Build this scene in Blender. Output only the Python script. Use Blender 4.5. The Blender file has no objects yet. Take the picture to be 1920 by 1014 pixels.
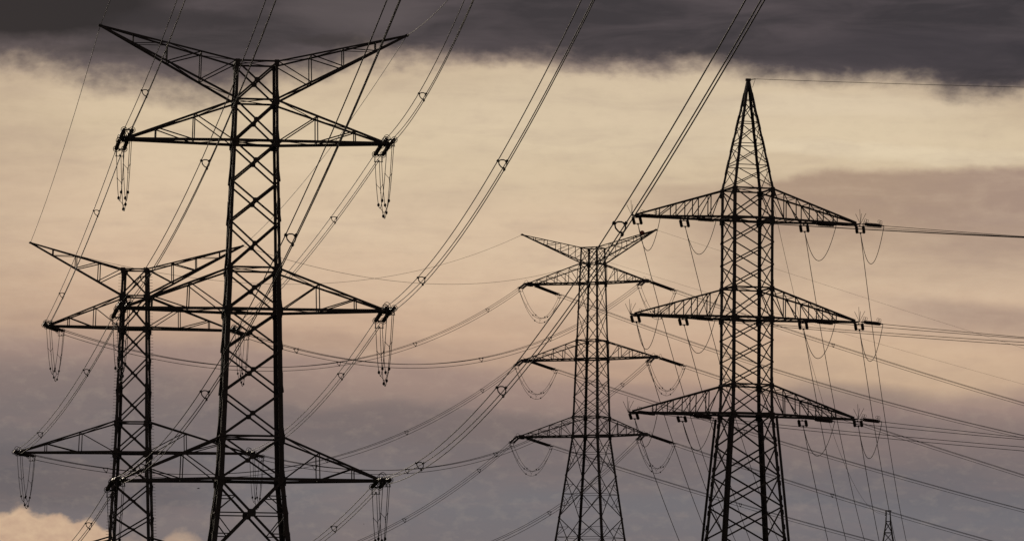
import bpy, math
import numpy as np

R = math.radians
scene = bpy.context.scene
COL = scene.collection

# ------------------------------------------------------------------ camera
F_PX = 10000.0                      # focal length in photograph pixels (1920 wide)
PITCH, ROLL = R(5.33), R(0.60)
EYE = np.array([0.0, 0.0, 1.7])
_F = np.array([0, math.cos(PITCH), math.sin(PITCH)])
_R0 = np.array([1.0, 0, 0])
_U0 = np.array([0, -math.sin(PITCH), math.cos(PITCH)])
CR = _R0 * math.cos(ROLL) + _U0 * math.sin(ROLL)
CU = -_R0 * math.sin(ROLL) + _U0 * math.cos(ROLL)
from mathutils import Matrix
cam_data = bpy.data.cameras.new("camera")
cam_data.sensor_width = 36.0
cam_data.lens = 36.0 * F_PX / 1920.0
cam_data.clip_start = 1.0
cam_data.clip_end = 30000.0
cam = bpy.data.objects.new("camera", cam_data)
COL.objects.link(cam)
cam.matrix_world = Matrix(((CR[0], CU[0], -_F[0], EYE[0]), (CR[1], CU[1], -_F[1], EYE[1]),
                           (CR[2], CU[2], -_F[2], EYE[2]), (0, 0, 0, 1)))
scene.camera = cam


def ray(px, py):
    return _F + CR * ((px - 960) / F_PX) + CU * ((507 - py) / F_PX)


def proj(p):
    d = np.asarray(p, float) - EYE
    w = d @ _F
    return 960 + F_PX * (d @ CR) / w, 507 - F_PX * (d @ CU) / w


# ------------------------------------------------------------------ exposure
scene.view_settings.view_transform = 'Standard'
scene.view_settings.look = 'None'
scene.view_settings.exposure = 0.0
scene.view_settings.gamma = 1.0
scene.view_settings.use_curve_mapping = False

# ------------------------------------------------------------------ sky (world) and sun
SUN_EL, SUN_AZ = R(11.0), R(-14.0)          # low sun ahead of the camera, behind the cloud deck
world = bpy.data.worlds.new("World")
scene.world = world
world.use_nodes = True
NT = world.node_tree
NT.nodes.clear()


class V:
    """a socket (or constant) with arithmetic that builds Math nodes"""
    def __init__(self, s): self.s = s
    def _m(self, op, *o, clamp=False):
        n = NT.nodes.new('ShaderNodeMath'); n.operation = op; n.use_clamp = clamp
        for i, x in enumerate((self,) + o):
            x = x.s if isinstance(x, V) else x
            if isinstance(x, (int, float)): n.inputs[i].default_value = x
            else: NT.links.new(x, n.inputs[i])
        return V(n.outputs[0])
    def __add__(self, o): return self._m('ADD', o)
    def __sub__(self, o): return self._m('SUBTRACT', o)
    def __mul__(self, o): return self._m('MULTIPLY', o)
    def __truediv__(self, o): return self._m('DIVIDE', o)
    __radd__ = __add__
    __rmul__ = __mul__
    def neg(self): return self * -1.0
    def clamp(self): return self._m('ADD', 0.0, clamp=True)
    def step(self, a, b):               # smoothstep a..b -> 0..1
        n = NT.nodes.new('ShaderNodeMapRange'); n.interpolation_type = 'SMOOTHSTEP'
        NT.links.new(self.s, n.inputs[0])
        n.inputs[1].default_value, n.inputs[2].default_value = a, b
        return V(n.outputs[0])


def lin(c):
    return tuple(((x / 255) / 12.92 if x / 255 <= 0.04045 else ((x / 255 + 0.055) / 1.055) ** 2.4) for x in c) + (1.0,)


def noise(x, y, sx, sy, seed, detail=4.0, rough=0.55, dist=0.0):
    c = NT.nodes.new('ShaderNodeCombineXYZ')
    for i, q in enumerate((x * (1.0 / sx), y * (1.0 / sy))): NT.links.new(q.s, c.inputs[i])
    c.inputs[2].default_value = seed
    n = NT.nodes.new('ShaderNodeTexNoise')
    n.inputs['Scale'].default_value = 1.0
    n.inputs['Detail'].default_value = detail
    n.inputs['Roughness'].default_value = rough
    n.inputs['Distortion'].default_value = dist
    NT.links.new(c.outputs[0], n.inputs['Vector'])
    return (V(n.outputs[0]) - 0.5) * 2.0          # about -0.6 .. 0.6


def fill(el, stops):
    el[0].position, el[0].color = stops[0]
    el[1].position, el[1].color = stops[-1]
    for p, c in stops[1:-1]: el.new(p).color = c


def curve1(x, pts, lo, hi):             # piecewise linear function of x
    n = NT.nodes.new('ShaderNodeValToRGB')
    t = (x - lo) * (1.0 / (hi - lo))
    NT.links.new(t.s, n.inputs[0])
    n.color_ramp.interpolation = 'B_SPLINE' if False else 'EASE'
    el = n.color_ramp.elements
    ys = [p[1] for p in pts]; y0, y1 = min(ys), max(ys)
    fill(el, [((px - lo) / (hi - lo), ((py - y0) / (y1 - y0),) * 3 + (1,)) for px, py in pts])
    s = NT.nodes.new('ShaderNodeSeparateColor'); NT.links.new(n.outputs[0], s.inputs[0])
    return V(s.outputs[0]) * (y1 - y0) + y0


def ramp(x, stops, lo, hi):
    n = NT.nodes.new('ShaderNodeValToRGB')
    NT.links.new(((x - lo) * (1.0 / (hi - lo))).s, n.inputs[0])
    n.color_ramp.interpolation = 'EASE'
    el = n.color_ramp.elements
    fill(el, [((p - lo) / (hi - lo), lin(c)) for p, c in stops])
    return n.outputs[0]


def mix(f, a, b):
    n = NT.nodes.new('ShaderNodeMix'); n.data_type = 'RGBA'
    NT.links.new(f.s, n.inputs[0])
    for sock, v in ((n.inputs[6], a), (n.inputs[7], b)):
        if isinstance(v, tuple): sock.default_value = v
        else: NT.links.new(v, sock)
    return n.outputs[2]


def blob(x, y, cx, cy, rx, ry, soft=1.0):   # soft elliptical patch of cloud
    a = (x - cx) * (1.0 / rx); b = (y - cy) * (1.0 / ry)
    return (a * a + b * b).step(1.0, 0.0)


tc = NT.nodes.new('ShaderNodeTexCoord')
sep = NT.nodes.new('ShaderNodeSeparateXYZ')
NT.links.new(tc.outputs['Generated'], sep.inputs[0])
DX, DY, DZ = (V(sep.outputs[i]) for i in range(3))
# azimuth and elevation of the direction, in tenths of a milliradian
AZ = DX._m('ARCTAN2', DY) * 10000.0 + 960.0
EL = (DZ._m('ARCSINE') * -10000.0) + 1440.0
w1 = noise(AZ, EL, 420, 150, 3.1, 3.0)
w2 = noise(AZ, EL, 120, 60, 8.7, 4.0)
w3 = noise(AZ, EL, 40, 26, 1.9, 5.0, 0.6)
X = AZ + w1 * 60.0 + w2 * 30.0
Y = EL + w1 * 34.0 + w2 * 14.0

# the lit cloud veil: cream under the storm deck, peach lower, mauve grey low down
shift = AZ.step(150, 1000) * 62.0 + AZ.step(900, 1500) * 22.0
veil = ramp(Y - shift, [(-400, (205, 190, 170)), (100, (202, 181, 153)), (220, (210, 189, 159)), (400, (213, 187, 159)),
                        (500, (209, 180, 153)), (570, (200, 169, 144)), (620, (186, 156, 135)), (668, (154, 131, 123)), (725, (126, 112, 111)),
                        (800, (113, 105, 108)), (880, (110, 108, 114)), (980, (111, 106, 111)), (1300, (112, 104, 104)), (1500, (96, 90, 92))], -400, 1500)
veil = mix(blob(X, Y, 1250, 215, 700, 120) * 0.35, veil, lin((228, 210, 181)))
veil = mix(blob(X, Y, 1720, 258, 380, 66) * 0.5, veil, lin((222, 203, 172)))
veil = mix(blob(X, Y, 620, 330, 560, 190) * 0.3, veil, lin((222, 202, 172)))
veil = mix(AZ.step(260, -120) * EL.step(720, 560) * 0.5, veil, lin((178, 154, 133)))
veil = mix(blob(X, Y, 1660, 284, 420, 24) * 0.5, veil, lin((229, 211, 181)))
veil = mix(blob(X, Y, 1560, 196, 380, 26) * 0.35, veil, lin((226, 208, 180)))
# brown cloud bank beyond the spired pylon with a crisp upper edge
bank_top = curve1(AZ + w2 * 40.0, [(1150, 420), (1300, 366), (1450, 332), (1560, 313), (1750, 314), (1960, 306)], 1100, 2000)
bt = EL + w3 * 7.0 + w2 * 5.0 - bank_top
bank = bt.step(-7.0, 15.0) * (bt + w1 * 30.0).step(285.0, 60.0) * AZ.step(1120, 1500)
veil = mix(bank * 0.88, veil, lin((166, 140, 121)))
veil = mix(bank * AZ.step(1600, 1950) * 0.5, veil, lin((160, 136, 126)))
bd = EL + w1 * 12.0 + w3 * 6.0 - 548.0 - (AZ - 1680.0) * 0.10
band2 = bd.step(-14.0, 16.0) * bd.step(95.0, 22.0) * AZ.step(1560, 1800)
veil = mix(band2 * 0.62, veil, lin((148, 124, 115)))
veil = mix(blob(X, Y, 1660, 690, 420, 80) * 0.4, veil, lin((216, 188, 154)))
veil = mix(blob(X, Y, 1330, 378, 240, 34) * 0.5, veil, lin((176, 151, 130)))
veil = mix(blob(X, Y, 1600, 745, 190, 44) * 0.55, veil, lin((126, 111, 108)))
veil = mix(blob(X, Y, 1820, 790, 190, 38) * 0.4, veil, lin((130, 115, 112)))
veil = mix(blob(X, Y, 1845, 748, 46, 14) * 0.45, veil, lin((160, 137, 126)))
veil = mix(blob(X, Y, 640, 735, 330, 50) * 0.3, veil, lin((168, 142, 128)))
veil = mix(blob(X, Y, 620, 655, 330, 24) * 0.3, veil, lin((160, 134, 120)))
veil = mix(blob(X, Y, 60, 900, 460, 95) * 0.75, veil, lin((90, 86, 93)))
veil = mix(blob(X, Y, 780, 800, 460, 46) * 0.4, veil, lin((104, 96, 99)))
veil = mix(blob(X, Y, 1700, 915, 420, 60) * 0.5, veil, lin((103, 102, 109)))
# soft irregular texture of the veil, coarse to fine
va = noise(AZ, EL, 300, 88, 5.5, 6.0, 0.58, 0.5)
vb = noise(AZ, EL, 34, 20, 17.2, 5.0, 0.62)
veil = mix((va * 0.36)._m('MAXIMUM', 0.0), veil, lin((152, 130, 120)))
veil = mix(((va * -0.30)._m('MAXIMUM', 0.0)) * EL.step(760, 560), veil, lin((236, 214, 184)))
veil = mix((vb * 0.15)._m('MAXIMUM', 0.0), veil, lin((140, 120, 114)))
veil = mix((vb * -0.14)._m('MAXIMUM', 0.0), veil, lin((228, 206, 178)))
vc = noise(AZ + w2 * 30.0, EL + w1 * 20.0, 210, 34, 31.3, 6.0, 0.6, 0.3)
veil = mix((vc * 0.36)._m('MAXIMUM', 0.0), veil, lin((148, 125, 121)))
veil = mix(((vc * -0.24)._m('MAXIMUM', 0.0)) * EL.step(800, 600), veil, lin((232, 208, 180)))
# sunlit cumulus low down
w4 = noise(AZ, EL, 17, 13, 4.4, 4.0, 0.6)
cum_top = curve1(AZ, [(-60, 988), (10, 974), (45, 959), (80, 976), (118, 974), (150, 989), (172, 980), (205, 1000), (222, 1016), (250, 1064)], -100, 260)
cum = (EL + w3 * 12.0 + w4 * 8.0 - cum_top).step(-4.0, 11.0)
c2 = AZ - 346.0
cum2 = (EL + w3 * 18.0 + w4 * 9.0 - 1002.0 - (c2 * c2) * 0.014).step(-7.0, 18.0)
c3 = AZ - 262.0
cum3 = (EL + w3 * 20.0 + w4 * 10.0 - 1014.0 - (c3 * c3) * 0.006).step(-6.0, 18.0)
cum_all = (cum._m('MAXIMUM', cum2 * 0.6))._m('MAXIMUM', cum3 * 0.3) * EL.step(1190, 1050)
cum_col = mix(((w4 * 0.7 + w3 * 0.5) + 0.42).clamp(), lin((210, 180, 150)), lin((188, 156, 134)))
veil = mix(cum_all * 0.94, veil, cum_col)
# the dark storm deck along the top
edge = curve1(AZ, [(-80, 150), (70, 156), (200, 180), (320, 200), (430, 204), (540, 168), (690, 118), (860, 112),
                   (1000, 122), (1280, 134), (1480, 146), (1690, 160), (1800, 182), (1890, 180), (1990, 166)], -100, 2020)
dn = noise(AZ, EL, 150, 74, 12.3, 5.0, 0.6, 0.3)
d = EL + dn * 34.0 + w3 * 15.0 + w4 * 5.0 - edge
softness = AZ.step(760, 420)
hard = d.step(20.0, -34.0)
soft = (d + w2 * 26.0 + w3 * 12.0).step(24.0, -56.0)
deck = (hard * (softness * -1.0 + 1.0) + soft * softness).clamp()
fringe = (d - 6.0).step(24.0, -24.0) * (AZ.step(560, 760) * AZ.step(1500, 1150) * 0.5 + 0.22)
veil = mix(fringe, veil, lin((146, 126, 119)))
deck_n = noise(AZ + w2 * 40.0, EL + w1 * 26.0, 300, 58, 21.0, 6.0, 0.58, 0.4)
deck_col = mix((deck_n * 1.7 + 0.42).clamp(), lin((57, 53, 58)), lin((82, 74, 78)))
deck_col = mix(d.step(-95.0, 0.0) * softness * 0.6, deck_col, lin((124, 109, 107)))
deck_col = mix(d.step(-46.0, 6.0) * (softness * -1.0 + 1.0) * 0.42, deck_col, lin((118, 103, 102)))
deck_col = mix((blob(X, Y, 660, 22, 180, 60) * 0.6), deck_col, lin((92, 84, 86)))
deck_col = mix((blob(AZ, EL + w3 * 10.0, 0, 22, 380, 84) * 1.6).clamp(), deck_col, lin((38, 36, 42)))
deck_col = mix(blob(X, EL + w3 * 12.0, 330, 50, 190, 26) * 0.8, deck_col, lin((48, 45, 51)))
deck_col = mix(blob(X, EL + w3 * 12.0, 610, 84, 90, 15) * 0.6, deck_col, lin((56, 51, 54)))
deck_col = mix(blob(X, EL, 1750, 96, 340, 56) * 0.5, deck_col, lin((54, 51, 58)))
sky_col = mix(deck, veil, deck_col)

nish = NT.nodes.new('ShaderNodeTexSky')
nish.sky_type = 'NISHITA'
nish.sun_disc = False
nish.sun_elevation = SUN_EL
nish.sun_rotation = SUN_AZ
bg_clear = NT.nodes.new('ShaderNodeBackground')
NT.links.new(nish.outputs[0], bg_clear.inputs[0]); bg_clear.inputs[1].default_value = 0.05
bg_cloud = NT.nodes.new('ShaderNodeBackground')
NT.links.new(sky_col, bg_cloud.inputs[0]); bg_cloud.inputs[1].default_value = 1.0
ms = NT.nodes.new('ShaderNodeMixShader'); ms.inputs[0].default_value = 0.988     # nearly closed cloud cover
NT.links.new(bg_clear.outputs[0], ms.inputs[1]); NT.links.new(bg_cloud.outputs[0], ms.inputs[2])
wo = NT.nodes.new('ShaderNodeOutputWorld')
NT.links.new(ms.outputs[0], wo.inputs[0])

sun_data = bpy.data.lights.new("sun", 'SUN')
sun_data.energy = 0.5
sun_data.angle = R(12)
sun_data.color = (1.0, 0.86, 0.68)
sun = bpy.data.objects.new("sun", sun_data)
COL.objects.link(sun)
_s = np.array([math.sin(SUN_AZ) * math.cos(SUN_EL), math.cos(SUN_AZ) * math.cos(SUN_EL), math.sin(SUN_EL)])
from mathutils import Vector
sun.rotation_euler = Vector(tuple(_s)).to_track_quat('Z', 'Y').to_euler()
sun.location = (0, 0, 120)


# ------------------------------------------------------------------ materials
def material(name, base, rough=0.6, metal=0.0, var=None, scale=2.0, bump=0.0):
    m = bpy.data.materials.new(name); m.use_nodes = True
    t = m.node_tree; b = t.nodes['Principled BSDF']
    b.inputs['Roughness'].default_value = rough
    b.inputs['Metallic'].default_value = metal
    if var is None:
        b.inputs['Base Color'].default_value = base + (1,)
    else:
        tcn = t.nodes.new('ShaderNodeTexCoord')
        n = t.nodes.new('ShaderNodeTexNoise'); n.inputs['Scale'].default_value = scale; n.inputs['Detail'].default_value = 6
        r = t.nodes.new('ShaderNodeValToRGB')
        r.color_ramp.elements[0].color = base + (1,); r.color_ramp.elements[0].position = 0.35
        r.color_ramp.elements[1].color = var + (1,); r.color_ramp.elements[1].position = 0.7
        t.links.new(tcn.outputs['Object'], n.inputs['Vector']); t.links.new(n.outputs[0], r.inputs[0])
        t.links.new(r.outputs[0], b.inputs['Base Color'])
        if bump:
            bp = t.nodes.new('ShaderNodeBump'); bp.inputs['Strength'].default_value = bump
            t.links.new(n.outputs[0], bp.inputs['Height']); t.links.new(bp.outputs[0], b.inputs['Normal'])
    return m


STEEL = material("weathered_steel", (0.030, 0.027, 0.024), 0.65, 0.0, (0.055, 0.043, 0.034), 1.7)
WIRE = material("stranded_wire", (0.035, 0.033, 0.031), 0.55)
GLASSY = material("insulator_porcelain", (0.032, 0.018, 0.013), 0.35, 0.0, (0.045, 0.026, 0.018), 5.0)
FITTING = material("galvanised_fitting", (0.040, 0.038, 0.036), 0.5)
BALL = material("marker_paint", (0.36, 0.085, 0.045), 0.6, 0.0, (0.26, 0.07, 0.04), 4.0)
GRASS = material("grass_ground", (0.045, 0.055, 0.022), 0.95, 0.0, (0.08, 0.075, 0.035), 0.08, 0.3)
FEATHER = material("dark_feather", (0.03, 0.028, 0.027), 0.8)


# ------------------------------------------------------------------ mesh builder
def unit(v):
    v = np.asarray(v, float)
    return v / max(np.linalg.norm(v), 1e-9)


def A(*v): return np.array(v, float)


class MB:
    def __init__(self): self.v, self.f = [], []
    def _add(self, vs, fs):
        o = len(self.v)
        self.v.extend(tuple(map(float, x)) for x in vs)
        self.f.extend(tuple(i + o for i in f) for f in fs)
    def bar(self, p, q, w, h=None, side=None):
        """rectangular bar p->q; w across (horizontal or along SIDE), h the other way"""
        p, q = np.asarray(p, float), np.asarray(q, float)
        h = w if h is None else h
        d = unit(q - p)
        s = np.cross(d, A(0, 0, 1)) if side is None else np.asarray(side, float) - d * (d @ np.asarray(side, float))
        if np.linalg.norm(s) < 1e-3: s = np.cross(d, A(0, 1, 0))
        s = unit(s); n = np.cross(d, s)
        vs = [c + s * a * w / 2 + n * b * h / 2 for c in (p, q) for a, b in ((-1, -1), (1, -1), (1, 1), (-1, 1))]
        self._add(vs, [(3, 2, 1, 0), (4, 5, 6, 7), (0, 1, 5, 4), (1, 2, 6, 5), (2, 3, 7, 6), (3, 0, 4, 7)])
        return self
    def angle(self, p, q, size, th, d1, d2):
        """L-section p->q with flanges along d1 and d2"""
        p, q = np.asarray(p, float), np.asarray(q, float)
        d1, d2 = unit(d1), unit(d2)
        prof = [A(0, 0), A(size, 0), A(size, th), A(th, th), A(th, size), A(0, size)]
        vs = [c + d1 * x[0] + d2 * x[1] for c in (p, q) for x in prof]
        k = 6
        fs = [tuple(range(k))[::-1], tuple(range(k, 2 * k))] + [(i, (i + 1) % k, (i + 1) % k + k, i + k) for i in range(k)]
        self._add(vs, fs)
        return self
    def tube(self, pts, r, n=6, closed=False):
        pts = [np.asarray(p, float) for p in pts]
        m = len(pts)
        rings = []
        ref = None
        for i, p in enumerate(pts):
            if closed: t = unit(pts[(i + 1) % m] - pts[i - 1])
            else: t = unit(pts[min(i + 1, m - 1)] - pts[max(i - 1, 0)])
            if ref is None:
                ref = np.cross(t, A(0, 0, 1))
                if np.linalg.norm(ref) < 0.05: ref = np.cross(t, A(0, 1, 0))
            ref = unit(ref - t * (ref @ t)); b = np.cross(t, ref)
            rr = r[i] if hasattr(r, '__len__') else r
            rings.append([p + (ref * math.cos(2 * math.pi * k / n) + b * math.sin(2 * math.pi * k / n)) * rr for k in range(n)])
        vs = [x for g in rings for x in g]
        fs = []
        for i in range(m if closed else m - 1):
            j = (i + 1) % m
            for k in range(n):
                l = (k + 1) % n
                fs.append((i * n + k, i * n + l, j * n + l, j * n + k))
        if not closed:
            fs.append(tuple(range(n))[::-1]); fs.append(tuple((m - 1) * n + k for k in range(n)))
        self._add(vs, fs)
        return self
    def ring(self, c, nrm, R_, r, n=14, k=5):
        nrm = unit(nrm); s = np.cross(nrm, A(0, 0, 1))
        if np.linalg.norm(s) < 0.05: s = A(1, 0, 0)
        s = unit(s); b = np.cross(nrm, s)
        return self.tube([np.asarray(c) + (s * math.cos(2 * math.pi * i / n) + b * math.sin(2 * math.pi * i / n)) * R_ for i in range(n)], r, k, True)
    def lathe(self, p, q, prof, n=10):
        """profile [(fraction, radius)] round the axis p->q"""
        p, q = np.asarray(p, float), np.asarray(q, float)
        return self.tube_prof(p, q, prof, n)
    def tube_prof(self, p, q, prof, n):
        d = unit(q - p); s = np.cross(d, A(0, 0, 1))
        if np.linalg.norm(s) < 0.05: s = A(1, 0, 0)
        s = unit(s); b = np.cross(d, s)
        vs = [p + (q - p) * f + (s * math.cos(2 * math.pi * k / n) + b * math.sin(2 * math.pi * k / n)) * r for f, r in prof for k in range(n)]
        fs = [(i * n + k, i * n + (k + 1) % n, (i + 1) * n + (k + 1) % n, (i + 1) * n + k) for i in range(len(prof) - 1) for k in range(n)]
        fs += [tuple(range(n))[::-1], tuple((len(prof) - 1) * n + k for k in range(n))]
        self._add(vs, fs)
        return self
    def ball(self, c, r, n=14, m=8, sq=(1, 1, 1)):
        vs, fs = [], []
        for i in range(m + 1):
            th = math.pi * i / m
            for k in range(n):
                ph = 2 * math.pi * k / n
                vs.append(np.asarray(c) + A(math.sin(th) * math.cos(ph) * sq[0], math.sin(th) * math.sin(ph) * sq[1], math.cos(th) * sq[2]) * r)
        for i in range(m):
            for k in range(n):
                fs.append((i * n + k, (i + 1) * n + k, (i + 1) * n + (k + 1) % n, i * n + (k + 1) % n))
        self._add(vs, fs)
        return self
    def build(self, name, mat, parent=None, loc=None, smooth=False):
        """link as ONE object; vertices are world positions, stored relative to the thing's base"""
        root = parent
        off = A(0, 0, 0)
        if loc is not None: off = np.asarray(loc, float)
        while root is not None:
            off = off + np.array(root.location); root = root.parent
        me = bpy.data.meshes.new(name)
        me.from_pydata([tuple(np.array(x) - off) for x in self.v], [], self.f)
        me.materials.append(mat)
        if smooth: me.shade_smooth()
        me.update()
        o = bpy.data.objects.new(name, me)
        COL.objects.link(o)
        if parent is not None: o.parent = parent
        if loc is not None: o.location = tuple(loc)
        return o


def tag(o, label=None, cat=None, group=None, kind=None):
    for k, x in (('label', label), ('category', cat), ('group', group), ('kind', kind)):
        if x: o[k] = x
    return o


def thing(name, loc, label, cat, group=None):
    o = bpy.data.objects.new(name, None)
    o.empty_display_size = 0.5
    COL.objects.link(o)
    o.location = tuple(map(float, loc))
    return tag(o, label, cat, group)


# ------------------------------------------------------------------ ground
g = MB()
N, S = 40, 9000.0
for i in range(N + 1):
    for j in range(N + 1):
        x = (i / N * 2 - 1); y = (j / N * 2 - 1)
        g.v.append((S * x * abs(x), S * y * abs(y), 0.0))
for i in range(N):
    for j in range(N):
        a = i * (N + 1) + j
        g.f.append((a, a + N + 1, a + N + 2, a + 1))
tag(g.build('ground', GRASS), None, None, None, 'structure')


# ------------------------------------------------------------------ lattice pylons
class Pylon:
    def __init__(self, px, py, dist, yaw, label, spec):
        d = ray(px, py)
        p = EYE + d * (dist / d[1])
        self.O = A(p[0], dist, 0)
        self.D = dist
        self.a = A(math.cos(yaw), math.sin(yaw), 0)       # along the arms
        self.b = A(-math.sin(yaw), math.cos(yaw), 0)      # along the line, away from the viewer
        self.px0 = px
        self.m = dist / F_PX                              # metres per photograph pixel
        self.spec = spec
        self.root = thing('lattice_pylon', self.O, label, 'pylon', 'lattice pylons')
        self.arms = {}
    def loc(self, px, py):
        d = ray(px, py)
        t = ((self.O - EYE) @ self.b) / (d @ self.b)
        p = EYE + d * t
        return (p - self.O) @ self.a, p[2]
    def z(self, py): return self.loc(self.px0, py)[1]
    def P(self, u, w, z): return self.O + self.a * u + self.b * w + A(0, 0, z)
    def profile(self, rows):
        """rows of (photo row, half width in metres) top to bottom; carried on to the ground"""
        pr = [(self.z(y), h) for y, h in rows]
        (z1, h1), (z2, h2) = pr[-2], pr[-1]
        pr.append((0.0, h2 + (h1 - h2) / (z1 - z2) * (0 - z2)))
        self.pr = pr
    def h(self, z):
        xs = [p[0] for p in self.pr][::-1]; ys = [p[1] for p in self.pr][::-1]
        return float(np.interp(z, xs, ys))
    def corner(self, sx, sy, z):
        k = self.h(z)
        return self.P(sx * k, sy * k, z)
    def legs(self, size, th, bolts=(), size_low=None, z_low=0):
        zs = [p[0] for p in self.pr]
        for sx, sy in ((-1, -1), (1, -1), (1, 1), (-1, 1)):
            m = MB()
            for z0, z1 in zip(zs[:-1], zs[1:]):
                s = size_low if size_low and z0 <= z_low + 0.01 else size
                p, q = self.corner(sx, sy, z0), self.corner(sx, sy, z1)
                m.angle(p, q, s, th, -self.a * sx, -self.b * sy)
                # splice plates at the joint, a little proud of the flanges
                n = unit(p - q)
                for dv, nv in ((self.a, self.b), (self.b, self.a)):
                    sd = -sx if dv is self.a else -sy
                    sn = sy if dv is self.a else sx
                    c = q + dv * sd * s * 0.5 + nv * sn * 0.012
                    m.bar(c - n * 0.5, c + n * 0.5, s * 0.9, 0.024, dv)
            if (sx, sy) in bolts:
                z = zs[0] - 0.5
                k = 0
                while z > 6:
                    c = self.corner(sx, sy, z)
                    dr = self.a * sx if k % 2 == 0 else self.a * sx * 0.9 + self.b * sy * 0.45
                    m.tube([c, c + dr * 0.23], 0.016, 5)
                    m.tube([c + dr * 0.22, c + dr * 0.24], 0.028, 5)
                    z -= 0.27; k += 1
            # concrete stub at the foot
            m.build('leg', STEEL, self.root)
    FACES = (((-1, -1), (1, -1)), ((1, -1), (1, 1)), ((1, 1), (-1, 1)), ((-1, 1), (-1, -1)))
    def panel(self, z0, z1, w, gusset=0.0, centre_bar=False, sub=False, single=None):
        for (c1, c2) in self.FACES:
            a0, b0 = self.corner(*c1, z0), self.corner(*c2, z0)
            a1, b1 = self.corner(*c1, z1), self.corner(*c2, z1)
            out = unit(np.cross(b0 - a0, a1 - a0))
            m = MB()
            off = out * (w * 0.3)
            side = np.cross(unit(b1 - a0), out)
            m.bar(a0 + off, b1 + off, w, w * 0.45, side)
            side = np.cross(unit(a1 - b0), out)
            m.bar(b0 - off, a1 - off, w, w * 0.45, side)
            wa, wb = np.linalg.norm(b0 - a0), np.linalg.norm(b1 - a1)
            f = wa / (wa + wb)
            c = a0 + (b1 - a0) * f
            zc = c[2]
            if centre_bar:
                pl, prr = self.corner(*c1, zc), self.corner(*c2, zc)
                m.bar(pl, prr, w * 0.7, w * 0.5)
            if sub:
                for s0, s1, e0 in ((a0, b0, c1), (b0, a0, c2)):
                    top = s0 + (c - s0) * 0.5
                    l1 = self.corner(*e0, top[2])
                    m.bar(top, l1, w * 0.45)
                    m.bar(top, self.corner(*e0, zc), w * 0.45)
                for s1, e0 in ((a1, c1), (b1, c2)):
                    low = s1 + (c - s1) * 0.5
                    m.bar(low, self.corner(*e0, low[2]), w * 0.45)
                    m.bar(low, self.corner(*e0, zc), w * 0.45)
            br = m.build('cross_brace', STEEL, self.root)
            if gusset:
                hd = unit(b0 - a0); vd = np.cross(out, hd)
                gm = MB()
                oct_ = [(-.62, -.3), (-.3, -.55), (.3, -.55), (.62, -.3), (.62, .3), (.3, .55), (-.3, .55), (-.62, .3)]
                t = w * 0.62
                vs = [c + hd * x * gusset + vd * y * gusset + out * s * t for s in (-1, 1) for x, y in oct_]
                gm._add(vs, [tuple(range(8))[::-1], tuple(range(8, 16))] + [(i, (i + 1) % 8, (i + 1) % 8 + 8, i + 8) for i in range(8)])
                gm.build('gusset_plate', STEEL, br)
    def frame(self, z, w, h=None, plan=True, node=0.0):
        cs = [self.corner(sx, sy, z) for sx, sy in ((-1, -1), (1, -1), (1, 1), (-1, 1))]
        m = MB()
        for i in range(4):
            m.bar(cs[i], cs[(i + 1) % 4], w, h or w)
        if plan:
            m.bar(cs[0] - A(0, 0, w * .55), cs[2] - A(0, 0, w * .55), w * 0.4)
            m.bar(cs[1] + A(0, 0, w * .55), cs[3] + A(0, 0, w * .55), w * 0.4)
        if node:
            for i, (sx, sy) in enumerate(((-1, -1), (1, -1), (1, 1), (-1, 1))):
                for dv, nv, s1, s2 in ((self.a, self.b, sx, sy), (self.b, self.a, sy, sx)):
                    c = cs[i] + nv * s2 * 0.03 - dv * s1 * node * 0.28 - A(0, 0, node * .3)
                    m.bar(c - A(0, 0, node * 0.62), c + A(0, 0, node * 0.62), node, 0.03, dv)
        return m.build('horizontal_frame', STEEL, self.root)
    def arm(self, key, zt, zb, tip_px, wt, fr, ct, cb, web, style='arm', name='crossarm', tip=0.5, tipz=0.0):
        """tapering lattice arm: chords from the four body corners at ZT/ZB to the tip (photo pixel on the pylon's middle plane)"""
        u, z = self.loc(*tip_px)
        s = 1 if u > 0 else -1
        armo = thing(name, (0, 0, 0), None, None)
        armo.parent = self.root
        T, B = {}, {}
        for sy in (-1, 1):
            T[sy] = (self.corner(s, sy, zt), self.P(u, sy * wt, z + tipz))
            B[sy] = (self.corner(s, sy, zb), self.P(u, sy * wt, z))
        def tp(sy, f): return T[sy][0] + (T[sy][1] - T[sy][0]) * f
        def bp(sy, f): return B[sy][0] + (B[sy][1] - B[sy][0]) * f
        for sy in (-1, 1):
            MB().bar(T[sy][0], T[sy][1], ct, ct * .9).build('upper_chord', STEEL, armo)
            MB().bar(B[sy][0], B[sy][1], cb, cb * .9).build('lower_chord', STEEL, armo)
            m = MB()
            fs = [0.0] + list(fr)
            o = self.b * sy * web * 0.4
            for i, f in enumerate(fs[1:], 1):
                m.bar(tp(sy, f), bp(sy, f), web, web, self.a)
                if style == 'arm': m.bar(tp(sy, f) + o, bp(sy, fs[i - 1]) + o, web, web * .6, self.a)
                else: m.bar(tp(sy, fs[i - 1]) + o, bp(sy, f) + o, web, web * .6, self.a)
            m.build('web_lattice', STEEL, armo)
        m = MB()
        fs = [0.0] + list(fr) + [0.98]
        for i, f in enumerate(fs[1:-1], 1):
            m.bar(tp(-1, f), tp(1, f), web, web * .7)
            m.bar(bp(-1, f), bp(1, f), web, web * .7)
        for i in range(len(fs) - 1):
            sy = 1 if i % 2 else -1
            m.bar(bp(sy, fs[i]), bp(-sy, fs[i + 1]), web * .9, web * .6)
            m.bar(tp(sy, fs[i]), tp(-sy, fs[i + 1]), web * .8, web * .6)
        m.build('plan_lattice', STEEL, armo)
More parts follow.
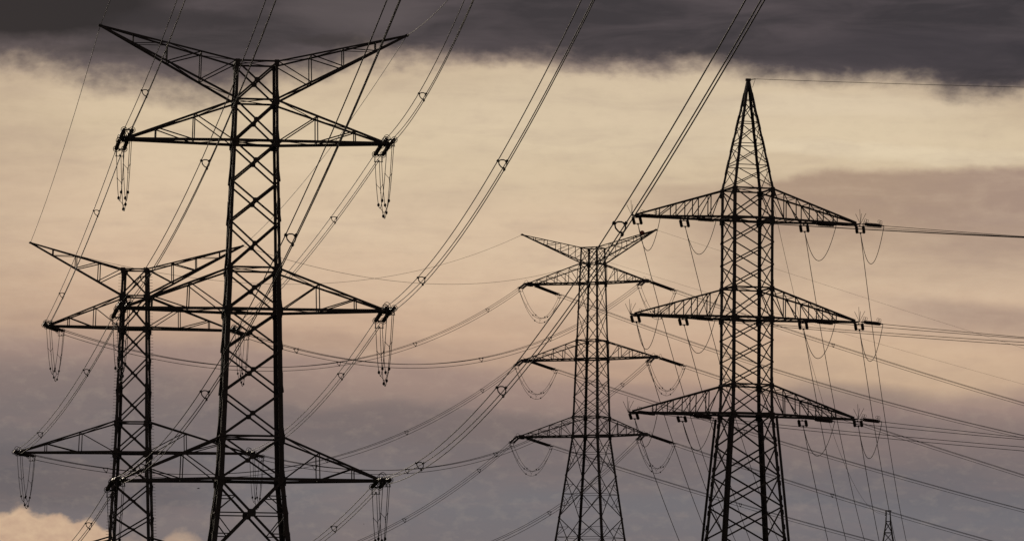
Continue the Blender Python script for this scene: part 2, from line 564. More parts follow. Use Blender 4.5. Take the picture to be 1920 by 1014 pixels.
        if tip:
            m = MB()
            t0 = self.P(u - s * tip * 0.5, 0, z); t1 = self.P(u + s * tip * 0.45, 0, z)
            m.bar(t0, t1, max(2 * wt + 0.12, .16), tip * 0.32, self.b)
            m.bar(self.P(u, 0, z - tip * .34), self.P(u, 0, z + tip * .34), tip * 0.5, max(2 * wt * .5, .06), self.a)
            m.build('tip_plate', STEEL, armo)
        self.arms[key] = self.P(u, 0, z)
        return armo


# ---- pylon one: the largest, face on
T1 = Pylon(477, 300, 333.0, R(6.75), 'largest black steel lattice pylon with forked top and three pairs of arms', None)
k = T1.m
T1.profile([(119, 39.5 * k), (191, 41 * k), (268, 42.5 * k), (390, 46.5 * k), (505, 49.5 * k), (583, 52 * k), (715, 55.3 * k), (820, 58.6 * k), (900, 61 * k), (1014, 72.5 * k)])
T1.legs(0.18, 0.03, (), 0.30, T1.z(392))
lv = [119, 191, 268, 343, 418, 505, 583, 657, 737, 820, 900]
for y0, y1 in zip(lv[:-1], lv[1:]): T1.panel(T1.z(y0), T1.z(y1), 0.115, 0.27)
T1.panel(T1.z(900), T1.z(1042), 0.15, 0.42, True, True)
zz = T1.z(1042)
while zz > 0.5:
    zn = max(zz - 5.4, 0.0) if zz > 8 else 0.0
    T1.panel(zz, zn, 0.15, 0.42, True, True); zz = zn
for y, w, n in ((119, .11, .3), (191, .12, .32), (268, .17, .38), (505, .12, .36), (583, .18, .42), (820, .13, .4), (900, .19, .46)):
    T1.frame(T1.z(y), w, None, True, n)
G3 = (.255, .505, .755); G2 = (.36, .71)
T1.arm('peakL', T1.z(119), T1.z(188), (188, 48), .04, G3, .11, .145, .066, 'peak', 'earth_wire_arm', .28)
T1.arm('peakR', T1.z(119), T1.z(188), (763, 67), .04, G3, .11, .145, .066, 'peak', 'earth_wire_arm', .28)
T1.arm('1L', T1.z(193), T1.z(268), (232, 261), .32, G2, .135, .185, .068)
T1.arm('1R', T1.z(193), T1.z(268), (724, 270), .32, G2, .135, .185, .068)
T1.arm('2L', T1.z(508), T1.z(583), (228, 577), .32, G2, .135, .185, .068)
T1.arm('2R', T1.z(508), T1.z(583), (724, 583), .32, G2, .135, .185, .068)
T1.arm('3L', T1.z(822), T1.z(900), (218, 901), .32, G2, .135, .185, .068)
T1.arm('3R', T1.z(822), T1.z(900), (716, 901), .32, G2, .135, .185, .068)

# ---- pylon two: same kind, behind it and lower in the picture
T2 = Pylon(253, 600, 470.0, R(-1.9), 'smaller forked lattice pylon half hidden behind the largest pylon, step bolts along its legs', None)
k = T2.m
T2.profile([(506, 23.8 * k), (556, 25.2 * k), (616, 26.6 * k), (720, 29.3 * k), (790, 30.7 * k), (850, 32.6 * k), (1065, 41 * k), (1110, 46 * k)])
T2.legs(0.21, 0.035, ((1, 1), (-1, -1)), 0.26, T2.z(720))
lv = [506, 556, 616, 672, 732, 792, 849, 908, 968, 1014, 1065, 1110]
for i, (y0, y1) in enumerate(zip(lv[:-1], lv[1:])): T2.panel(T2.z(y0), T2.z(y1), 0.125, 0.24)
zz = T2.z(1110)
while zz > 0.5:
    zn = max(zz - 6.0, 0.0) if zz > 9 else 0.0
    T2.panel(zz, zn, 0.14, 0.3, True); zz = zn
for y, w, n in ((506, .12, .4), (556, .13, .44), (616, .2, .5), (792, .13, .46), (849, .2, .5), (1065, .2, .5)):
    T2.frame(T2.z(y), w, None, True, n)
T2.arm('peakL', T2.z(506), T2.z(554), (57, 455), .04, G3, .13, .17, .08, 'peak', 'earth_wire_arm', .28)
T2.arm('peakR', T2.z(506), T2.z(554), (455, 461), .04, G3, .13, .17, .08, 'peak', 'earth_wire_arm', .28)
T2.arm('1L', T2.z(557), T2.z(615), (88, 611), .4, G2, .135, .18, .075)
T2.arm('1R', T2.z(557), T2.z(615), (438, 620), .4, G2, .135, .18, .075)
T2.arm('2L', T2.z(791), T2.z(848), (32, 848), .4, G2, .135, .18, .075)
T2.arm('2R', T2.z(791), T2.z(848), (466, 850), .4, G2, .135, .18, .075)
T2.arm('3L', T2.z(1008), T2.z(1065), (8, 1065), .4, G2, .135, .18, .075)
T2.arm('3R', T2.z(1008), T2.z(1065), (490, 1067), .4, G2, .135, .18, .075)

# ---- pylon three: angle pylon further off, seen across a corner
T3 = Pylon(1110.5, 620, 700.0, R(-27.3), 'distant slender forked lattice pylon seen across its corner, small red ball by its top', None)
k = T3.m / (math.cos(R(26.4)) + math.sin(R(26.4)))
T3.profile([(465, 23.5 * k), (494, 24.6 * k), (531, 26 * k), (638, 30.2 * k), (673, 31.7 * k), (781, 35.6 * k), (817, 36.6 * k), (1014, 67 * k)])
T3.legs(0.22, 0.05, ((-1, 1), (1, -1)), 0.28, T3.z(600))
lv = [465, 494, 531, 585, 638, 673, 710, 745, 781, 817]
for y0, y1 in zip(lv[:-1], lv[1:]): T3.panel(T3.z(y0), T3.z(y1), 0.09, 0.0)
lv = [817, 891, 970, 1052]
for y0, y1 in zip(lv[:-1], lv[1:]): T3.panel(T3.z(y0), T3.z(y1), 0.11, 0.0, True, True)
zz = T3.z(1052)
while zz > 0.5:
    zn = max(zz - 7.0, 0.0) if zz > 11 else 0.0
    T3.panel(zz, zn, 0.12, 0.0, True, True); zz = zn
for y, w, n in ((465, .12, .3), (494, .13, .6), (531, .17, .6), (638, .12, .6), (673, .19, .6), (781, .12, .6), (817, .2, .65)):
    T3.frame(T3.z(y), w, None, True, n * .72)
G4 = (.2, .42, .62, .8)
T3.arm('peakL', T3.z(465), T3.z(493), (979, 440), .04, G4, .12, .15, .07, 'peak', 'earth_wire_arm', .4)
T3.arm('peakR', T3.z(465), T3.z(493), (1230, 431), .04, G4, .12, .15, .07, 'peak', 'earth_wire_arm', .4)
T3.arm('1L', T3.z(495), T3.z(531), (994, 533), .95, G4, .13, .19, .07, tip=.8)
T3.arm('1R', T3.z(495), T3.z(531), (1213, 526.5), .6, G4, .13, .19, .07, tip=.7)
T3.arm('2L', T3.z(639), T3.z(673), (987, 676), .95, G4, .13, .19, .07, tip=.8)
T3.arm('2R', T3.z(639), T3.z(673), (1230, 669), .6, G4, .13, .19, .07, tip=.7)
T3.arm('3L', T3.z(782), T3.z(817), (978, 819), .95, G4, .13, .19, .07, tip=.8)
T3.arm('3R', T3.z(782), T3.z(817), (1211, 814), .6, G4, .13, .19, .07, tip=.7)

# ---- pylon four: spire top, three wide arms
T4 = Pylon(1400, 600, 350.0, R(15.7), 'black lattice pylon with tall pointed spire and three wide arms hung with short insulators', None)
k = T4.m / (math.cos(R(18.2)) + math.sin(R(18.2)))
T4.profile([(150, 3.4 * k), (188, 11.6 * k), (230, 21.5 * k), (271, 31 * k), (312, 40.2 * k), (356, 49.6 * k), (411, 49.8 * k), (540, 49.8 * k), (597, 50.2 * k), (722, 50 * k), (777, 51.5 * k), (1014, 76 * k)])
T4.legs(0.15, 0.03, (), 0.19, T4.z(356))
T4low = T4
lv = [188, 230, 271, 312, 356]
for y0, y1 in zip(lv[:-1], lv[1:]):
    T4.panel(T4.z(y0 + 5), T4.z(y1 - 3), 0.055)
for y in lv[:-1]: T4.frame(T4.z(y), .05, None, False)
lv = [356, 411, 456, 498, 541, 597, 639, 680, 722, 777]
for y0, y1 in zip(lv[:-1], lv[1:]): T4.panel(T4.z(y0), T4.z(y1), 0.08)
lv = [777, 836, 893, 950, 1010]
for y0, y1 in zip(lv[:-1], lv[1:]): T4.panel(T4.z(y0), T4.z(y1), 0.105)
zz = T4.z(1010)
while zz > 0.5:
    zn = max(zz - 2.8, 0.0) if zz > 4 else 0.0
    T4.panel(zz, zn, 0.11); zz = zn
for y, w, n in ((356, .1, .3), (411, .16, .36), (541, .1, .3), (597, .16, .36), (722, .1, .3), (777, .17, .36)):
    T4.frame(T4.z(y), w, None, True, n)
# doubled lower legs with batten plates
for sx, sy in ((-1, -1), (1, -1), (1, 1), (-1, 1)):
    m = MB()
    z0, z1 = T4.z(784), 0.0
    out = unit(T4.a * sx + T4.b * sy)
    p, q = T4.corner(sx, sy, z0) + out * .1, T4.corner(sx, sy, z1) + out * .1
    m.angle(p, q, .17, .03, T4.a * sx, T4.b * sy)
    nb = 26
    for i in range(nb):
        c = p + (q - p) * ((i + .5) / nb)
        m.bar(c - out * .16 - unit(q - p) * .16, c - out * .16 + unit(q - p) * .16, .2, .03, T4.a * sx)
    m.build('stiffening_leg', STEEL, T4.root)
m = MB()
pk = T4.z(150)
m.bar(T4.P(-.15, 0, pk), T4.P(.15, 0, pk), .26, .16, T4.b)
m.tube([T4.P(0, 0, pk), T4.P(.5, 0, pk + .08)], .03, 5)
m.tube([T4.P(.5, 0, pk + .08), T4.P(.3, 0, pk - .5)], .014, 5)
m.build('spire_cap', STEEL, T4.root)
T4.peak = T4.P(.5, 0, pk + .08)
G5 = (.12, .27, .43, .6, .77)
for lev, (yt, yb, tl, tr) in enumerate(((357, 411, (1194, 405), (1604, 421)), (542, 597, (1191, 590), (1602, 604)), (723, 777, (1187, 773), (1600, 786))), 1):
    for sd, tp_ in (('L', tl), ('R', tr)):
        ao = T4.arm('%d%s' % (lev, sd), T4.z(yt), T4.z(yb), tp_, .1, G5, .12, .15, .058, 'peak', 'crossarm', .3, 0.12)
        s = -1 if sd == 'L' else 1
        u0, z0 = T4.loc(*tp_)
        base = T4.P(u0 + s * .35, 0, z0 + .05)
        m = MB()
        m.bar(T4.P(u0, 0, z0), base, .14, .1)
        for ang, ln in ((-24, .75), (-6, .98), (9, .62), (26, .8), (3, .7)):
            dv = A(0, 0, 1) * math.cos(R(ang)) + T4.a * math.sin(R(ang)) + T4.b * (.18 if ang in (-24, 9) else -.15)
            m.tube([base, base + unit(dv) * ln], .014, 5)
        m.build('bird_spike_fan', FITTING, ao)


# ---- far little mast
class Mini(Pylon): pass


TM = Pylon.__new__(Pylon)
d = ray(1665.5, 957); p = EYE + d * (600.0 / d[1])
TM.O = A(p[0], 600.0, 0); TM.D = 600.0; TM.a = A(1, 0, 0); TM.b = A(0, 1, 0); TM.px0 = 1665.5; TM.m = .06; TM.arms = {}
TM.root = thing('lightning_mast', TM.O, 'tiny tapering lattice mast with flat cap, far off below the spired pylon', 'mast', None)
TM.profile([(959, .26), (977, .29), (998, .45), (1014, .6)])
TM.legs(.09, .03)
for y0, y1 in ((977, 998), (998, 1019)): TM.panel(TM.z(y0), TM.z(y1), .055)
zz = TM.z(1019)
while zz > .5:
    zn = max(zz - 2.2, 0.0) if zz > 3.3 else 0.0
    TM.panel(zz, zn, .06); zz = zn
for y in (977, 998, 1019): TM.frame(TM.z(y), .08, None, False)
m = MB()
zt = TM.z(957)
m.bar(TM.P(-.34, 0, zt), TM.P(.34, 0, zt), .6, .12, TM.b)
m.bar(TM.P(-.3, -.2, zt - .05), TM.P(-.3, -.2, zt - .55), .07)
m.bar(TM.P(-.4, -.2, zt - .5), TM.P(-.2, -.2, zt - .5), .1)
m.build('mast_cap', STEEL, TM.root)


# ------------------------------------------------------------------ wires as sagging curves in a vertical plane
DBG = []


class Wire:
    """z(t) = z0 + s t + c t^2 above the horizontal line from P with heading hd; fitted to where the photograph shows the wire"""
    def __init__(self, P, Q=None, heading=None, pts=(), end=None, name='', c=None, s=None, clim=None):
        self.P = np.asarray(P, float)
        if Q is not None:
            dv = (np.asarray(Q) - self.P); dv[2] = 0
            self.L = np.linalg.norm(dv); self.hd = dv / self.L
        else:
            self.hd = A(math.sin(heading), math.cos(heading), 0); self.L = end
        self.nrm = A(-self.hd[1], self.hd[0], 0)         # horizontal, across the wire
        ts, zs = [], []
        for p in pts:
            t, z = self.hit(p); ts.append(t); zs.append(z - self.P[2])
        ts, zs = np.array(ts), np.array(zs)
        if Q is not None:
            dz = Q[2] - self.P[2]
            if len(ts):
                X = ts * (ts - self.L)
                self.c = float((X * (zs - dz * ts / self.L)).sum() / (X * X).sum())
            else: self.c = c
            self.s = dz / self.L - self.c * self.L
        elif s is not None: self.s, self.c = s, c
        elif c is not None:
            self.c = c; self.s = float(((zs - c * ts * ts) * ts).sum() / (ts * ts).sum())
        else:
            M = np.stack([ts, ts * ts], 1)
            wgt = 1.0 / np.maximum(1.0, ts)
            self.s, self.c = map(float, np.linalg.lstsq(M * wgt[:, None], zs * wgt, rcond=None)[0])
            if clim and not clim[0] <= self.c <= clim[1]:
                self.c = min(max(self.c, clim[0]), clim[1])
                self.s = float(((zs - self.c * ts * ts) * ts * wgt ** 2).sum() / (ts * ts * wgt ** 2).sum())
        err = []
        for x, y in (p[:2] for p in pts):
            best = min((np.hypot(*(np.array(proj(self.at(t))) - (x, y))) for t in np.linspace(0, self.L, 800)))
            err.append(round(float(best), 1))
        DBG.append((name, 's=%.3f c=%.6f L=%.0f' % (self.s, self.c, self.L), [round(float(x)) for x in ts], err))
    def hit(self, p):
        d = ray(*p[:2]); t = ((self.P - EYE) @ self.nrm) / (d @ self.nrm)
        q = EYE + d * t
        return (q - self.P) @ self.hd, q[2]
    def at(self, t): return self.P + self.hd * t + A(0, 0, self.s * t + self.c * t * t)
    def dir(self, t): return unit(self.hd + A(0, 0, self.s + 2 * self.c * t))
    def pts(self, t0, t1, n=70): return [self.at(t) for t in np.linspace(t0, t1, n)]


BUN = ((-.21, .13), (.21, .13), (.085, -.27))            # triple bundle: two wires above, one below


def side(w): return 1.0 if w.nrm[0] > 0 else -1.0


def bundle(w, t0, t1, spacers, r, label, group):
    base = w.at(t0)
    o = thing('conductor_bundle', base, label, 'power line', group)
    for a, b in BUN:
        off = w.nrm * a * side(w) + A(0, 0, b)
        MB().tube([p + off for p in w.pts(t0, t1, 90)], r, 5).build('conductor', WIRE, o, None, True)
    for t in spacers:
        c = w.at(t); dr = w.dir(t); up = unit(np.cross(w.nrm, dr)); up = up if up[2] > 0 else -up
        m = MB()
        # bowed three-sided frame with a clamp at each corner
        vx = [w.nrm * a * side(w) * .8 + A(0, 0, b * .8) for a, b in BUN]
        loop = []
        for i in range(3):
            p0, p1 = vx[i], vx[(i + 1) % 3]
            for f in np.linspace(0, 1, 6)[:-1]:
                q_ = p0 + (p1 - p0) * f
                loop.append(c + q_ + unit(q_) * .075 * math.sin(math.pi * f) ** .8)
        m.tube(loop, .03, 6, True)
        for a, b in BUN:
            off = w.nrm * a * side(w) + A(0, 0, b)
            m.tube([c + off * .62, c + off], .034, 6)
            m.tube([c + off - dr * .09, c + off + dr * .09], .06, 8)
        m.build('spacer', FITTING, o)
    return o


def insulators(w, t0, t1, sep, r, label, group, rings=True, gap0=.45, gap1=.55, drop_bar=True, sheds=22, rigid=None):
    """a pair of strain insulator strings with yokes, from the arm at t0 to the conductor yoke at t1"""
    p, q = w.at(t0), w.at(t1)
    d = unit(q - p); n = w.nrm; L = np.linalg.norm(q - p)
    o = thing('insulator_set', p, label, 'insulator', group)
    a, b = p + d * gap0, q - d * gap1
    m = MB()
    m.bar(p, a, .09, .07, n); m.bar(a - n * (sep / 2 + .07), a + n * (sep / 2 + .07), .13 if rings else .06, .06 if rings else .04, d)
    if rings:
        m.bar(a - A(0, 0, .2), a + A(0, 0, .25), .03)
        cc = a + A(0, 0, .24)
        m.tube([cc + n * .22 * math.cos(x) + A(0, 0, .28 * math.sin(x)) for x in np.linspace(-.9, math.pi + .9, 14)], .02, 5)
    m.build('yoke_plate', FITTING, o)
    m = MB()
    m.bar(b - n * (sep / 2 + .07), b + n * (sep / 2 + .07), .13 if rings else .06, .06 if rings else .04, d)
    m.bar(b, q, .09, .07, n)
    if drop_bar:
        for s in (-1, 1):
            m.tube([b + n * s * sep / 2, q + n * s * BUN[1][0] + A(0, 0, BUN[1][1])], .028, 5)
            m.tube([b + n * s * sep / 2, b + n * s * sep / 2 + d * .2 - A(0, 0, .42)], .02, 5)
        m.bar(b - n * (sep / 2 + .04) + d * .2 - A(0, 0, .42), b + n * (sep / 2 + .04) + d * .2 - A(0, 0, .42), .045)
        m.tube([b + d * .2 - A(0, 0, .42), q + A(0, 0, BUN[2][1])], .04, 5)
    m.build('yoke_plate', FITTING, o)
    prof = [(0, .03), (.015, .045)]
    for i in range(sheds):
        f0 = .03 + .94 * i / sheds; f1 = .03 + .94 * (i + 1) / sheds
        prof += [(f0 + (f1 - f0) * .15, r * .62), (f0 + (f1 - f0) * .4, r), (f0 + (f1 - f0) * .62, r * .98), (f0 + (f1 - f0) * .78, r * .62)]
    prof += [(.985, .045), (1, .03)]
    for s in (-1, 1):
        off = n * s * sep / 2
        st = MB().lathe(a + off, b + off, prof, 10).build('insulator_string', GLASSY, o)
        if rings:
            for c in (a + off + d * .12, b + off - d * .12):
                mm = MB().ring(c, d, .19, .022, 16, 5)
                mm.bar(c - n * .19, c + n * .19, .02)
                mm.build('corona_ring', FITTING, st)
        else:
            mm = MB()
            for c, sg in ((a + off, 1), (b + off, -1)):
                cc = c + A(0, 0, .26) + d * sg * .08
                mm.tube([c, c + A(0, 0, .2)], .012, 5)
                mm.ring(cc, n, .09, .012, 10, 5)
            mm.build('arcing_horn', FITTING, st)
    return o


def jumper3(A0, B0, n0, n1, drop, label, group, r=.022, power=2.0):
    """three slack cables with weights and spacers hanging from one insulator set round to the other"""
    o = thing('jumper_loop', A0, label, 'jumper cable', group)
    def pt(k, f):
        a, b = BUN[k]
        p = A0 + n0 * a + A(0, 0, b * 1.0); q = B0 + n1 * a + A(0, 0, b * 1.0)
        sag = drop * (1 - abs(2 * f - 1) ** power) * (1.0 if k < 2 else 1.06)
        return p + (q - p) * f - A(0, 0, sag)
    for kk in range(3):
        MB().tube([pt(kk, f) for f in np.linspace(0, 1, 36)], r, 5).build('cable', WIRE, o, None, True)
    for f in (.16, .5, .84):
        m = MB()
        c = (pt(0, f) + pt(1, f)) / 2 * .5 + pt(2, f) * .5
        for kk in range(3): m.tube([c, pt(kk, f)], .016, 5); m.ball(pt(kk, f), .04, 6, 4)
        m.build('spacer', FITTING, o)
    for kk in range(3):
        for f in (.355, .645) if kk < 2 else (.38, .62):
            MB().ball(pt(kk, f), .085, 10, 6, (1, 1, 1.35)).build('damper_weight', FITTING, o)
    return o


def simple_wire(name, pts, r, label, cat, group, mat=WIRE):
    m = MB().tube([p for p in pts], r, 5)
    return tag(m.build(name, mat, None, pts[0], True), label, cat, group)


LV = {'1': 'top', '2': 'middle', '3': 'bottom'}
SD = {'L': 'away from', 'R': 'toward'}
NM = {'T1': 'largest pylon', 'T2': 'half-hidden pylon', 'T3': 'distant forked pylon'}
LS = 5.0          # insulator set length

W1C = {'1L': [(272, 174, 's'), (341, 0)], '1R': [(792, 180, 's'), (881, 0)],
       '2L': [(269, 523, 's'), (385, 311, 's'), (508, 0)], '2R': [(790, 525, 's'), (942, 305, 's'), (1105, 0)],
       '3L': [(266, 875, 's'), (384, 739, 's'), (545, 447, 's'), (740, 0)],
       '3R': [(787, 872, 's'), (940, 730, 's'), (1162, 429, 's'), (1416, 0)]}
W12 = {'1L': [(181, 395, 's'), (116, 556, 's')], '1R': [(626, 411, 's')], '2L': [(162, 694, 's'), (75, 816, 's')],
       '2R': [(639, 704, 's')], '3L': [(166, 984, 's')], '3R': [(626, 990, 's')]}
W23 = {'1L': [(408, 683), (473, 689), (635, 681, 's'), (778, 647, 's'), (914, 583, 's')],
       '1R': [(555, 657, 's'), (728, 681), (902, 673, 's'), (1031, 637, 's')],
       '2L': [(198, 878, 's'), (612, 861, 's'), (762, 811, 's'), (904, 734, 's')],
       '2R': [(590, 874, 's'), (763, 880, 's'), (929, 851, 's'), (1167, 725, 's')],
       '3L': [(758, 974, 's'), (898, 882, 's')], '3R': [(1030, 967, 's'), (930, 1008)]}
W3E = {'1L': [(1140, 588), (1345, 658), (1481, 699), (1680, 758), (1920, 822)],
       '1R': [(1440, 606), (1562, 647, 's'), (1680, 684), (1920, 757)],
       '2L': [(1148, 729), (1397, 807, 's'), (1680, 892), (1920, 957)],
       '2R': [(1372, 715), (1450, 741), (1680, 818), (1920, 890)],
       '3L': [(1158, 876), (1388, 946, 's'), (1632, 1013)],
       '3R': [(1338, 856), (1468, 899), (1560, 928, 's'), (1680, 965), (1857, 1013)]}
HEAD_CAM = {'L': math.pi + R(-7.5), 'R': math.pi + R(-4.4)}          # toward the viewer along the same line
for key in ('1L', '1R', '2L', '2R', '3L', '3R'):
    lev, sd = LV[key[0]], SD[key[1]]
    e1, e2, e3 = T1.arms[key], T2.arms[key], T3.arms[key]
    where = "%%s's %s arm %s the spired pylon" % (lev, sd)
    # pylon one toward the viewer
    w = Wire(e1 - T1.b * .25, heading=HEAD_CAM[key[1]], pts=W1C[key], end=330.0, name='1cam' + key)
    insulators(w, 0, LS, .5, .132, 'ringed insulator pair on ' + where % NM['T1'] + ', facing viewer', 'insulator sets of the forked pylons')
    bundle(w, LS, 330, [w.hit(p)[0] for p in W1C[key] if len(p) > 2], .0235, 'triple wires rising overhead from ' + where % NM['T1'], 'conductor bundles')
    near1, nn1 = w.at(LS), w.nrm
    # pylon one to pylon two
    w = Wire(e1 + T1.b * .25, Q=e2 - T2.b * .3, pts=W12[key], name='12' + key)
    insulators(w, 0, LS, .5, .132, 'ringed insulator pair on ' + where % NM['T1'] + ', behind arm', 'insulator sets of the forked pylons')
    bundle(w, LS, w.L - LS, [w.hit(p)[0] for p in W12[key] if len(p) > 2], .026, 'triple wires sloping from ' + where % NM['T1'] + ' to smaller one', 'conductor bundles')
    jumper3(near1, w.at(LS), nn1, -w.nrm, 3.95, 'looped jumper cables below ' + where % NM['T1'], 'jumper loops')
    far1 = w.at(LS)
    w_in = w
    if key[0] != '3':
        wb = Wire(e2 - T2.b * .3, Q=e1 + T1.b * .25, c=w.c, name='')
        insulators(wb, 0, LS, .5, .132, 'ringed insulator pair on ' + where % NM['T2'] + ', facing viewer', 'insulator sets of the forked pylons')
    near2, nn2 = w.at(w.L - LS), w.nrm
    # pylon two to pylon three
    w = Wire(e2 + T2.b * .3, Q=e3 - T3.b * .95 if key[1] == 'L' else e3 - T3.b * .6, pts=W23[key], name='23' + key)
    if key[0] != '3':
        insulators(w, 0, LS, .5, .132, 'ringed insulator pair on ' + where % NM['T2'] + ', behind arm', 'insulator sets of the forked pylons')
        jumper3(near2, w.at(LS), -nn2, -w.nrm, 4.3, 'looped jumper cables below ' + where % NM['T2'], 'jumper loops')
    bundle(w, LS, w.L - LS, [w.hit(p)[0] for p in W23[key] if len(p) > 2], .028, 'triple wires sagging from half-hidden to distant forked pylon, ' + '%s arm %s the spired pylon' % (lev, sd), 'conductor bundles')
    wb = Wire(w.at(w.L), Q=w.at(0), c=w.c, name='')
    insulators(wb, 0, LS, .5, .132, 'ringed insulator pair on ' + where % NM['T3'] + ', foreshortened', 'insulator sets of the forked pylons')
    near3, nn3 = w.at(w.L - LS), w.nrm
    # pylon three onward to the right
    w = Wire(e3 + T3.b * (.95 if key[1] == 'L' else .6), heading=R(44), pts=W3E[key], end=300.0, name='3e' + key)
    insulators(w, 0, LS + .3, .42, .15, 'long slanting insulator pair on ' + where % NM['T3'], 'insulator sets of the forked pylons')
    bundle(w, LS + .3, 300, [w.hit(p)[0] for p in W3E[key] if len(p) > 2], .031, 'triple wires from ' + where % NM['T3'] + ' to frame edge', 'conductor bundles')
    jumper3(near3, w.at(LS + .3), nn3, w.nrm, 3.6, 'looped jumper cables below ' + where % NM['T3'], 'jumper loops', .025)

# earth wires on the forked peaks
EW = 'earth wires on the forked peaks'
for key, cam_pt, p12, p23, p3e in (
        ('peakL', [(207, 0)], [(180, 60), (126, 260)], [(183, 491), (275, 503), (414, 525), (540, 532), (710, 521), (800, 507)], [(1150, 493), (1415, 580), (1680, 652), (1920, 718)]),
        ('peakR', [(840, 0)], [(755, 80), (661, 221), (534, 382)], [(537, 485), (660, 510), (800, 531), (1016, 519)], [(1348, 469), (1500, 520), (1680, 578), (1920, 651)])):
    sd = 'away from' if key[-1] == 'L' else 'toward'
    w = Wire(T1.arms[key], heading=HEAD_CAM[key[-1]], pts=cam_pt, c=.0004, end=330, name='ecam' + key)
    simple_wire('earth_wire', w.pts(0, 330, 90), .02, "thin earth wire rising from largest pylon's peak %s the spired pylon" % sd, 'wire', EW)
    w = Wire(T1.arms[key], Q=T2.arms[key], pts=p12, name='e12' + key)
    simple_wire('earth_wire', w.pts(0, w.L, 60), .02, "thin earth wire joining largest and half-hidden pylon peaks %s the spired pylon" % sd, 'wire', EW)
    w = Wire(T2.arms[key], Q=T3.arms[key], pts=p23, name='e23' + key)
    simple_wire('earth_wire', w.pts(0, w.L, 90), .018, "faint earth wire from half-hidden to distant forked pylon, peaks %s the spired pylon" % sd, 'wire', EW)
    if key == 'peakR':
        uu, zz_ = T3.loc(1205, 437)
        c = T3.P(uu, -.15, zz_)
        mb = MB().ball(c, .33, 20, 12)
        mb.ring(c, w.nrm, .335, .02, 24, 5)
        tag(mb.build('marker_ball', BALL, None, c, True), 'small dull red warning ball on the peak arm of the distant forked pylon', 'marker ball')
    w = Wire(T3.arms[key], heading=R(44), pts=p3e, end=300, name='e3e' + key)
    simple_wire('earth_wire', w.pts(0, 300, 60), .013, "faint earth wire to frame edge from distant forked pylon's peak %s the spired pylon" % sd, 'wire', EW)

# ------------------------------------------------------------------ spired pylon: twelve single wires each way
AT = {'1': [(1193, 405), (1282, 411), (1507, 420), (1612, 422)], '2': [(1190, 590), (1280, 596), (1505, 603), (1610, 605)],
      '3': [(1187, 773), (1277, 779), (1504, 786), (1608, 787)]}
AWAY = {'11': [(1217, 520), (1271, 700), (1295, 780)], '12': [(1306, 520), (1348, 672)], '13': [(1521, 520), (1553, 700), (1583, 860), (1623, 1014)],
        '14': [(1622, 520), (1639, 640), (1673, 860), (1697, 1010)],
        '21': [(1222, 700), (1270, 853), (1320, 988)], '22': [(1306, 700), (1345, 830)], '23': [(1522, 700), (1553, 860), (1586, 1014)], '24': [(1622, 700), (1640, 800), (1664, 940)],
        '31': [(1218, 860), (1273, 1014)], '32': [(1300, 852), (1362, 1014)], '33': [(1516, 842), (1552, 1013)], '34': [(1623, 873), (1648, 1014)]}
OUT = {'1': [[(1680, 435.5), (1920, 444.5)], [(1680, 434), (1920, 444)], [(1680, 432), (1920, 443.5)], [(1680, 427.5), (1920, 443)]],
       '2': [[(1680, 630.5), (1920, 646.5)], [(1680, 624.6), (1920, 642)], [(1680, 614), (1920, 635)], [(1680, 610.5), (1920, 632)]],
       '3': [[(1680, 823), (1920, 845)], [(1680, 815.5), (1920, 838.5)], [(1680, 800.5), (1920, 824)], [(1680, 794), (1920, 820)]]}
POS = ('at the arm end toward the forked pylons', 'just outside the body toward the forked pylons', 'halfway along the arm away from forked pylons', 'at the arm end away from the forked pylons')
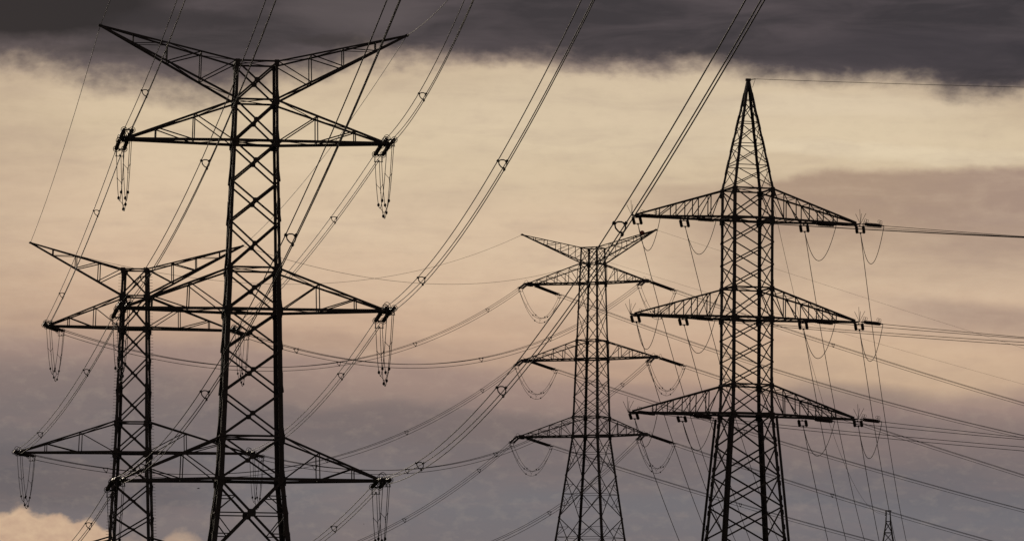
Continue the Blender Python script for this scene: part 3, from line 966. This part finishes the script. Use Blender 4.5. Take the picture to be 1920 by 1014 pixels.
for lev in '123':
    for i in range(4):
        u, z = T4.loc(*AT[lev][i])
        e = T4.P(u, 0, z)
        lab = "spired pylon's %s arm, " % LV[lev] + ('tip', 'inner point', 'inner point', 'tip')[i] + (' toward' if i < 2 else ' away from') + ' forked pylons'
        far = e + A(math.sin(R(6.07)), math.cos(R(6.07)), 0) * 250.0
        far[2] = {'1': 20.0, '2': 17.0, '3': 14.0}[lev]
        w = Wire(e + A(0, 0, -.05), Q=far, pts=AWAY[lev + str(i + 1)], name='4a%s%d' % (lev, i + 1))
        dv = unit(w.dir(0) + A(0, 0, -.02))
        ws = Wire(w.P, heading=R(6.07), end=4, s=float(dv[2] / math.hypot(dv[0], dv[1])), c=0.0, name='')
        insulators(ws, 0, 1.5, .46, .105, 'short steep insulator pair on ' + lab, 'insulator sets of the spired pylon', False, .15, .2, False, 12)
        q = ws.at(1.5)
        # the wire itself starts at the yoke
        w2_ = Wire(q, Q=far, pts=AWAY[lev + str(i + 1)], name='4b%s%d' % (lev, i + 1))
        simple_wire('power_line', w2_.pts(0, w2_.L, 70), .0235, 'wire dropping steeply from ' + lab, 'power line', 'wires dropping from the spired pylon')
        s_ = T4.P(u + (.12 if i in (0, 3) else .3), -.05, z + .06)
        qo = s_ + A(math.sin(R(112)), math.cos(R(112)), 0) * 220.0
        w = Wire(s_, Q=qo, pts=OUT[lev][i], name='4o%s%d' % (lev, i + 1))
        LL = 1.55 if i in (0, 3) else 1.95
        insulators(w, 0, LL, .4, .125, 'level insulator pair on ' + lab, 'insulator sets of the spired pylon', False, .25 if i in (0, 3) else .6, .2, False, 12)
        simple_wire('power_line', w.pts(LL, w.L, 70), .019, 'level wire leaving ' + lab, 'power line', 'level wires from the spired pylon')
        q2 = w.at(LL)
        f = np.linspace(0, 1, 40)
        sag = (1.95, 2.0, 2.1, 2.25)[i]
        simple_wire('jumper_cable', [q + (q2 - q) * x - A(0, 0, sag * 4 * x * (1 - x) * (.92 + .16 * (1 - x))) for x in f], .022, 'slack single jumper loop on ' + lab, 'jumper cable', 'jumper cables of the spired pylon')
w = Wire(T4.peak, Q=T4.peak + A(math.sin(R(112)), math.cos(R(112)), 0) * 220.0, pts=[(1500, 151.5), (1920, 164)], name='4peak')
simple_wire('earth_wire', w.pts(0, w.L, 70), .015, 'thin nearly level earth wire from the tip of the spire to frame edge', 'wire', None)
st = T4.P(.2, .2, T4.z(166))
w = Wire(st, Q=TM.P(-.35, -.2, TM.z(963)), pts=[(1480, 520), (1586, 867), (1623, 948)], name='4mast')
simple_wire('earth_wire', w.pts(0, w.L, 80), .014, 'thin sagging wire from the spire down to the tiny far mast', 'wire', None)


# ------------------------------------------------------------------ two specks of birds
def bird(px, py, dist, span, tilt, label):
    d = ray(px, py); c = EYE + d * (dist / d[1])
    m = MB()
    m.tube([c + A(x * span, 0, zz_ * span) for x, zz_ in ((-.3, 0), (-.2, .01), (-.05, .02), (.12, .02), (.22, .03), (.28, .02))],
           [.01 * span, .05 * span, .075 * span, .065 * span, .045 * span, .008 * span], 8)
    for s in (-1, 1):
        pts = [c + A(.02, 0, .02) * span, c + A(.06, s * .22, .05 + tilt * .1) * span, c + A(-.06, s * .5, tilt * .16) * span]
        m.tube(pts, [.06 * span, .045 * span, .008 * span], 6)
    return tag(m.build('bird', FEATHER, None, c, True), label, 'bird', 'distant birds')


bird(372, 915, 420, .42, .4, 'tiny dark bird flying between the two overlapping forked pylons near the bottom')
bird(682, 982, 600, .24, .8, 'speck of a bird below the bottom arm of the largest pylon')
